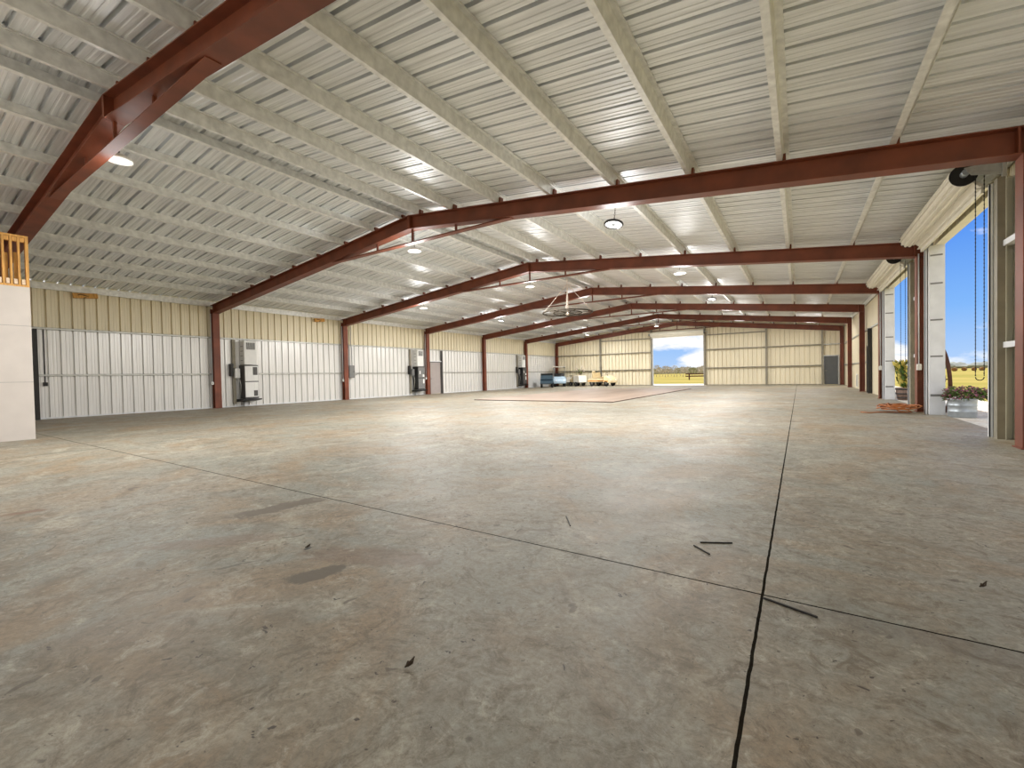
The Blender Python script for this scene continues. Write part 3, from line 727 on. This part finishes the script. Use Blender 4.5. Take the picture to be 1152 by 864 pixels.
for k in range(14):
    a=r5.random()*2*PI; m.tube([(0.05*math.cos(a),.05*math.sin(a),.34),(.2*math.cos(a),.2*math.sin(a),.46),(.31*math.cos(a),.31*math.sin(a),.34)],.005,5)
m.build('stems',M['leafg'],t)
# rusty wheel leaning on the outside of the jamb
t=thing('iron_wheel','large rusty iron wheel rim leaning by the white jamb of the first doorway','wheel',(2.90,14.58,ZG),0)
t.rotation_euler=(0,R(-3),0)
rw=.82
m=MB(); m.lathe([(rw,-.035),(rw,.035),(rw-.03,.035),(rw-.03,-.035),(rw,-.035)],48,0,(0,0,rw),'x',False); m.build('rim',M['rustiron'],t)
m=MB(); m.lathe([(.0,-.08),(.09,-.08),(.11,0),(.09,.08),(0,.08)],20,0,(0,0,rw),'x'); m.build('wheel_hub',M['rustiron'],t)
for k in range(10):
    a=2*PI*k/10; m=MB(); m.tube([(0,.08*math.cos(a),rw+.08*math.sin(a)),(0,(rw-.02)*math.cos(a),rw+(rw-.02)*math.sin(a))],.014,6); m.build('spoke',M['rustiron'],t)
t=thing('barrel_planter','dark wooden half barrel planter outside the second doorway','planter',(3.11,20.0,ZG))
m=MB(); m.lathe([(0,0),(.27,0),(.31,.2),(.33,.42),(.30,.42),(.29,.34),(0,.34)],32); m.build('barrel_staves',M['barrel'],t)
for z,r in ((.08,.289),(.22,.317),(.37,.329)):
    m=MB(); m.lathe([(r,z-.02),(r+.006,z-.02),(r+.01,z+.02),(r,z+.02)],32); m.build('barrel_hoop',M['dark'],t)
m=MB(); m.lathe([(0,.385),(.29,.38)],20); m.build('soil',M['soil'],t)
def f2(r):
    a=r.random()*2*PI; z=.4+.85*r.random(); q=(.14+.16*(z-.4)/.85)*r.random()**.5
    return (q*math.cos(a),q*math.sin(a),z),(math.cos(a)*.7,math.sin(a)*.7,.9)
t=thing('croton_plant','tall yellow and green leafy plant in the half barrel','plant',(3.11,20.0,ZG))
leaf_cloud(200,f2,.20,11).build('green_leaves',M['leafg'],t); leaf_cloud(330,f2,.20,12).build('yellow_leaves',M['leafy'],t)
m=MB(); r5=random.Random(4)
for k in range(9):
    a=r5.random()*2*PI; m.tube([(.06*math.cos(a),.06*math.sin(a),.37),(.24*math.cos(a),.24*math.sin(a),1.15)],.009,5)
m.build('stems',M['trunk'],t)

# hay bales in the pasture
hb=None
for k,(az,d,lab) in enumerate(((1074,165,'round brown hay bale in the pasture, first from the white jamb'),(1085,172,'round brown hay bale in the pasture, second from the white jamb'),(1096,168,'round brown hay bale in the pasture, third from the white jamb'),(1105,176,'round brown hay bale in the pasture beside the grey jamb'),(1050,200,'round brown hay bale farther out in the pasture'))):
    ang=math.atan((az-576)/495.4)-.5783; x,y=d*math.sin(ang),d*math.cos(ang)
    if hb is None:
        hb=thing('hay_bale',lab,'hay bale',(x,y,-.06),.9,'hay bales in the pasture'); hb.scale=(.62,)*3
        m=MB(); m.lathe([(0,-.7),(.6,-.7),(.78,-.62),(.80,0),(.78,.62),(.6,.7),(0,.7)],24,0,(0,0,.78),'x'); m.build('straw_roll',M['hay'],hb)
        m=MB(); 
        for q in (-.4,0,.4): m.tube([(q,.81*math.cos(a),.78+.81*math.sin(a)) for a in [2*PI*j/24 for j in range(24)]],.012,4,closed=True)
        m.build('twine',M['trunk'],hb)
    else: dup(hb,(x,y,-.06),.5+.5*k,lab)

# trees across the field beyond the far doorway
def make_tree(label,h,spread,seed,mt):
    t=thing('field_tree',label,'tree',(0,0,0),0,'trees across the field'); rnd=random.Random(seed)
    m=MB(); m.tube([(0,0,0),(.05,0,h*.25),(-.04,.03,h*.5),(0,0,h*.8)],[.13,.1,.08,.03],7)
    for k in range(9):
        a=rnd.random()*2*PI; z=h*(.35+.4*rnd.random()); m.tube([(0,0,z),(spread*.35*math.cos(a),spread*.35*math.sin(a),z+h*.13),(spread*.7*math.cos(a),spread*.7*math.sin(a),z+h*.2)],[.05,.03,.012],5)
    m.build('trunk',M['trunk'],t)
    def f(r):
        while True:
            p=Vector((r.uniform(-1,1),r.uniform(-1,1),r.uniform(-1,1)))
            if .25<p.length<1: break
        return (p.x*spread,p.y*spread,h*.66+p.z*h*.33),(p.x,p.y,p.z+.3)
    leaf_cloud(260,f,.5,seed+50).build('crown',M[mt],t)
    return t
T0=[make_tree('',4.6,1.3,1,'treegrey'),make_tree('',4.2,1.1,2,'treeleaf'),make_tree('',5.6,1.9,3,'treegrey')]
tl=['slim grey tree with a pale trunk in the row across the far field','low green tree with a pale trunk in the row across the far field','broad grey tree taller than its neighbours across the far field']
rnd=random.Random(21); cnt=0
def far_xy(px,d):
    ang=math.atan((px-576)/495.4)-.5783; return d*math.sin(ang),d*math.cos(ang)
for k in range(20):
    px=729+3.3*k+rnd.uniform(-.4,.4); d=(120,132,145)[k%3]+rnd.uniform(-3,3); x,y=far_xy(px,d)
    ki=2 if k in (3,9) else rnd.choice((0,0,1)); t=T0[ki]
    if 'used' not in t:
        t.location=(x,y,-.06); t.scale=(.56,)*3; t['label']=tl[ki]; t['used']=1
    else: dup(t,(x,y,-.06),rnd.random()*6,tl[ki],None,rnd.uniform(.5,.62))
for t in list(bpy.data.objects):
    if 'used' in t: del t['used']
# distant woodland all round the field
m=MB(); rnd=random.Random(33)
for k in range(900):
    a=2*PI*k/900+rnd.uniform(-.003,.003); d=rnd.uniform(420,520); h=rnd.uniform(2.6,5.2)*(1.1 if -.25<((a-PI/2+PI)%(2*PI)-PI)<.75 else .75); w=rnd.uniform(4,8)
    c=(d*math.cos(a),d*math.sin(a)); vs=[]; 
    for zz,rr in ((0,.8),(.45,1),(.8,.7),(1,.15)):
        for j in range(6): q=2*PI*j/6+a; vs.append((c[0]+w*rr*math.cos(q)*(.8+.4*rnd.random()),c[1]+w*rr*math.sin(q)*(.8+.4*rnd.random()),-.06+h*zz))
    m.add(vs,[(i*6+j,i*6+(j+1)%6,(i+1)*6+(j+1)%6,(i+1)*6+j) for i in range(3) for j in range(6)])
tag(m.build('distant_woods',M['far']),'low belt of distant trees along the horizon','trees',kind='stuff')
# rail beyond the far doorway
t=thing('rail_fence','short brown timber rail fence seen through the far doorway','fence',(*far_xy(786,70),-.06),-.05)
for x in (-1.3,1.3):
    m=MB(); m.bbox(x-.08,x+.08,-.08,.08,0,1.0,.01); m.build('fence_post',M['rustiron'],t)
for z in (.55,.88):
    m=MB(); m.bbox(-1.8,1.8,-.12,-.08,z-.08,z+.08,.01); m.build('rail',M['rustiron'],t)

# ------------------------------------------------------------------ carts parked at the end wall
def wheel(t,x,y,r,w):
    m=MB(); m.lathe([(r*.55,-w/2),(r*.9,-w/2),(r,-w*.3),(r,w*.3),(r*.9,w/2),(r*.55,w/2),(r*.55,-w/2)],24,0,(x,y,r),'y'); o=m.build('wheel',M['tyre'],t)
    m=MB(); m.lathe([(0,-w*.42),(r*.55,-w*.3),(r*.55,w*.3),(0,w*.42)],16,0,(x,y,r),'y'); m.build('hub_cap',M['hub'],o)
def golf_cart(label,loc,rz,body,seat,roof=None,trim=None,bin_=None):
    t=thing('golf_cart',label,'golf cart',loc,rz,'carts parked at the end wall')   # faces +x
    for x in (-.78,.82):
        for y in (-.46,.46): wheel(t,x,y,.23,.19)
    m=MB(); m.prism([(-1.15,.30),(1.10,.28),(1.18,.36),(.62,.36),(.55,.33),(-.05,.33),(-.15,.40),(-1.15,.40)],1,-.42,.42); m.build('chassis',M['dark'],t)
    m=MB(); m.prism([(-1.20,.36),(-.10,.36),(-.12,.62),(-.22,.70),(-1.05,.72),(-1.22,.60)],1,-.56,.56); m.build('rear_body',M[body],t)
    m=MB(); m.prism([(.52,.34),(1.22,.30),(1.26,.46),(1.12,.72),(.70,.92),(.58,.90),(.60,.6)],1,-.54,.54); c=m.build('front_cowl',M[body],t)
    for y in (-.36,.36):
        m=MB(); m.lathe([(0,.0),(.07,.0),(.06,.03),(0,.04)],14,0,(1.20,y,.56),'x'); m.build('headlight',M['glasswhite'],c)
    m=MB(); m.bbox(-.75,-.16,-.52,.52,.70,.82,.03); m.build('seat_cushion',M[seat],t)
    m=MB(); m.prism([(-.72,.84),(-.60,.84),(-.68,1.22),(-.78,1.22)],1,-.52,.52); m.build('backrest',M[seat],t)
    m=MB(); m.tube([(.62,.22,.86),(.34,.22,1.02)],.02); m.tube([(.32+.17*.45*math.cos(q),.22+.17*math.sin(q),1.03+.17*.9*math.cos(q)) for q in [2*PI*k/18 for k in range(18)]],.014,6,closed=True); m.build('steering_wheel',M['black'],t)
    if trim:
        m=MB(); m.box(-1.21,-.10,-.565,.565,.42,.52); m.box(.60,1.10,-.548,.548,.40,.50); m.build('side_stripe',M[trim],t)
    if roof:
        for x,xt in ((.66,.42),(-.80,-.86)):
            for y in (-.50,.50):
                m=MB(); m.tube([(x,y,.86 if x>0 else .7),(xt,y,1.80)],.018); m.build('roof_post',M['hub'],t)
        m=MB(); m.prism([(-1.02,1.78),(.62,1.78),(.66,1.82),(.5,1.87),(-.9,1.88),(-1.06,1.83)],1,-.58,.58); m.build('canopy',M[roof],t)
    if bin_:
        m=MB(); m.prism([(-1.3,.72),(-.82,.72),(-.80,1.05),(-1.34,1.05)],1,-.5,.5); m.build('cargo_box',M[bin_],t)
    return t
golf_cart('golf cart with a white canopy and black seat by the wall corner',(-18.8,36.9,0),R(-60),'ltblue','vinyl','cartwhite')
golf_cart('slate blue open cart with a cargo box in the wall corner',(-18.6,34.1,0),R(119),'cartblue','vinyl',None,None,'cartblue')
golf_cart('cream cart without a canopy, an orange stripe along its side',(-14.8,37.5,0),R(-18),'cartcream','tanvinyl',None,'cartorange')
t=thing('golf_bag','olive and cream bag standing behind the seat of the cream cart','bag',(-15.745,37.807,.725))
m=MB(); m.lathe([(0,0),(.13,0),(.15,.3),(.14,.62),(.12,.62),(.12,.58),(0,.58)],16); m.build('bag_body',M['olive'],t); m=MB(); m.lathe([(.142,.54),(.155,.55),(.155,.62),(.142,.63)],16); m.build('bag_collar',M['cartcream'],t)
# small white utility cart
t=thing('utility_cart','small white utility cart on black wheels between the golf carts','cart',(-17.37,37.6,0),R(-32),'carts parked at the end wall')
for x in (-.35,.55):
    for y in (-.4,.4): wheel(t,x,y,.2,.16)
m=MB(); m.box(-1.15,.95,-.38,.38,.26,.34); m.build('chassis',M['dark'],t)
m=MB(); m.prism([(-1.2,.34),(-1.1,.34),(-1.02,.82),(-1.14,.86)],1,-.4,.4); m.build('front_shield',M['cartwhite'],t)
m=MB(); m.bbox(-.62,-.1,-.36,.36,.34,.66,.05); m.build('seat',M['tanvinyl'],t)
m=MB(); m.prism([(-.22,.66),(-.1,.66),(-.06,1.0),(-.16,1.0)],1,-.34,.34); m.build('backrest',M['tanvinyl'],t)
m=MB(); m.prism([(.1,.34),(1.05,.36),(.98,.98),(.1,.98)],1,-.42,.42); m.build('cargo_tub',M['cartwhite'],t)
m=MB(); m.tube([(-1.05,0,.8),(-.85,0,1.0)],.018); m.tube([(-.85,-.24,1.0),(-.85,.24,1.0)],.016); m.build('handlebar',M['black'],t)
t=thing('flowering_branches','spray of white blossoms on dark branches standing in the white cart','plant',(-16.90,37.31,.985))
m=MB(); r5=random.Random(8); tips=[]
for k in range(11):
    a=r5.random()*2*PI; q=.15+.4*r5.random(); z=.35+.45*r5.random(); tips.append((q*math.cos(a),q*math.sin(a),z)); m.tube([(0,0,0),(q*.4*math.cos(a),q*.4*math.sin(a),z*.6),tips[-1]],.009,5)
m.build('branches',M['rustiron'],t)
leaf_cloud(110,lambda r:((lambda c:((c[0]+r.uniform(-.07,.07),c[1]+r.uniform(-.07,.07),c[2]+r.uniform(-.1,.06)),(r.random()-.5,r.random()-.5,r.random()-.2)))(r.choice(tips))),.09,15).build('blossoms',M['pale'],t)
leaf_cloud(90,lambda r:((r.uniform(-.3,.3),r.uniform(-.3,.3),r.uniform(.05,.5)),(r.random()-.5,r.random()-.5,r.random()-.3)),.10,16).build('leaves',M['leafg'],t)

# ------------------------------------------------------------------ camera
f,yaw,pitch,roll,h=495.4416,.5783,-.0188,-.0199,1.086
cy,sy=math.cos(yaw),math.sin(yaw); fw=Vector((-sy,cy,0)); rt=Vector((cy,sy,0)); up=Vector((0,0,1))
cp,sp=math.cos(pitch),math.sin(pitch); f2=fw*cp+up*sp; u2=up*cp-fw*sp
cr,sr=math.cos(roll),math.sin(roll); r3=rt*cr+u2*sr; u3=u2*cr-rt*sr
cd=bpy.data.cameras.new('camera'); co=bpy.data.objects.new('camera',cd); C.objects.link(co)
mt=Matrix((( r3.x,u3.x,-f2.x,0),(r3.y,u3.y,-f2.y,0),(r3.z,u3.z,-f2.z,h),(0,0,0,1))); co.matrix_world=mt
cd.sensor_width=36; cd.lens=f/1152*36; cd.clip_end=5000; cd.clip_start=.05
S.camera=co

# ------------------------------------------------------------------ light
sd=bpy.data.lights.new('sun','SUN'); so=bpy.data.objects.new('sun',sd); C.objects.link(so)
d=Vector((.22,-.38,-1)).normalized(); so.rotation_euler=d.to_track_quat('-Z','Y').to_euler(); so.location=(0,0,40)
sd.energy=4.0; sd.angle=R(.6); sd.color=(1,.96,.9)
LP=225; LU=60
for k,(x,y,z) in enumerate(LAMPS):
    ld=bpy.data.lights.new('lamp_light','AREA'); lo=bpy.data.objects.new('lamp_light',ld); C.objects.link(lo); lo.location=(x,y,z-.02); ld.energy=LP if k<10 else LP*.5; ld.shape='DISK'; ld.size=.30; ld.color=(1,.985,.97)
    ld=bpy.data.lights.new('added_ceiling_fill','POINT'); lo=bpy.data.objects.new('added_ceiling_fill',ld); C.objects.link(lo); lo.location=(x,y,z-.30); ld.energy=(LU if k<10 else LU*.5) if k else 12; ld.shadow_soft_size=.3; ld.specular_factor=.02; ld.color=(1,.985,.97)  # extra point light under each lamp, added to brighten the ceiling

W=bpy.data.worlds.new('sky'); S.world=W; W.use_nodes=True; nt=W.node_tree; N=nt.nodes; L=nt.links
bg=N['Background']; tc=N.new('ShaderNodeTexCoord'); sx=N.new('ShaderNodeSeparateXYZ'); L.new(tc.outputs['Generated'],sx.inputs[0])
gr=N.new('ShaderNodeValToRGB'); e=gr.color_ramp.elements; e[0].position=0; e[0].color=srgb(182,212,250); e[1].position=.6; e[1].color=srgb(40,100,216)
q=e.new(.10); q.color=srgb(130,184,250); q=e.new(.28); q.color=srgb(64,134,240)
L.new(sx.outputs['Z'],gr.inputs[0])
mp=N.new('ShaderNodeMapping'); mp.inputs['Scale'].default_value=(1,1,2.6); mp.inputs['Location'].default_value=(.3,.1,.2); L.new(tc.outputs['Generated'],mp.inputs[0])
nz=N.new('ShaderNodeTexNoise'); nz.inputs['Scale'].default_value=5.5; nz.inputs['Detail'].default_value=8; nz.inputs['Roughness'].default_value=.55; L.new(mp.outputs[0],nz.inputs['Vector'])
# clouds bank up to the north-west; more added unseen, east and behind, for neutral light; a clearer gap to the north-north-east
bi=N.new('ShaderNodeValToRGB'); mr=N.new('ShaderNodeMapRange'); mr.inputs['From Min'].default_value=-1; mr.inputs['From Max'].default_value=1; L.new(sx.outputs['X'],mr.inputs['Value']); L.new(mr.outputs[0],bi.inputs[0])
e=bi.color_ramp.elements; e[0].position=0; e[0].color=(.62,.62,.62,1); e[1].position=1; e[1].color=(.72,.72,.72,1)
for p_,v_ in ((.40,.535),(.52,.50),(.58,.468),(.66,.468),(.74,.70)): q=e.new(p_); q.color=(v_,v_,v_,1)
by=N.new('ShaderNodeMapRange'); by.inputs['From Min'].default_value=.1; by.inputs['From Max'].default_value=-.3; by.inputs['To Min'].default_value=-.5; by.inputs['To Max'].default_value=-.36; L.new(sx.outputs['Y'],by.inputs['Value'])
a1=N.new('ShaderNodeMath'); a1.operation='ADD'; L.new(bi.outputs[0],a1.inputs[0]); L.new(by.outputs[0],a1.inputs[1])
ad=N.new('ShaderNodeMath'); ad.operation='ADD'; L.new(a1.outputs[0],ad.inputs[0]); L.new(nz.outputs['Fac'],ad.inputs[1])
cr_=N.new('ShaderNodeValToRGB'); cr_.color_ramp.elements[0].position=.50; cr_.color_ramp.elements[1].position=.60; L.new(ad.outputs[0],cr_.inputs[0])
mx=N.new('ShaderNodeMix'); mx.data_type='RGBA'; L.new(cr_.outputs[0],mx.inputs[0]); L.new(gr.outputs[0],mx.inputs[6]); mx.inputs[7].default_value=(1.1,1.08,1.06,1)
L.new(mx.outputs[2],bg.inputs['Color']); bg.inputs['Strength'].default_value=.76

S.view_settings.view_transform='Standard'; S.view_settings.look='None'; S.view_settings.gamma=1; S.view_settings.use_curve_mapping=False; S.view_settings.exposure=.42
S.cycles.max_bounces=10; S.cycles.diffuse_bounces=6
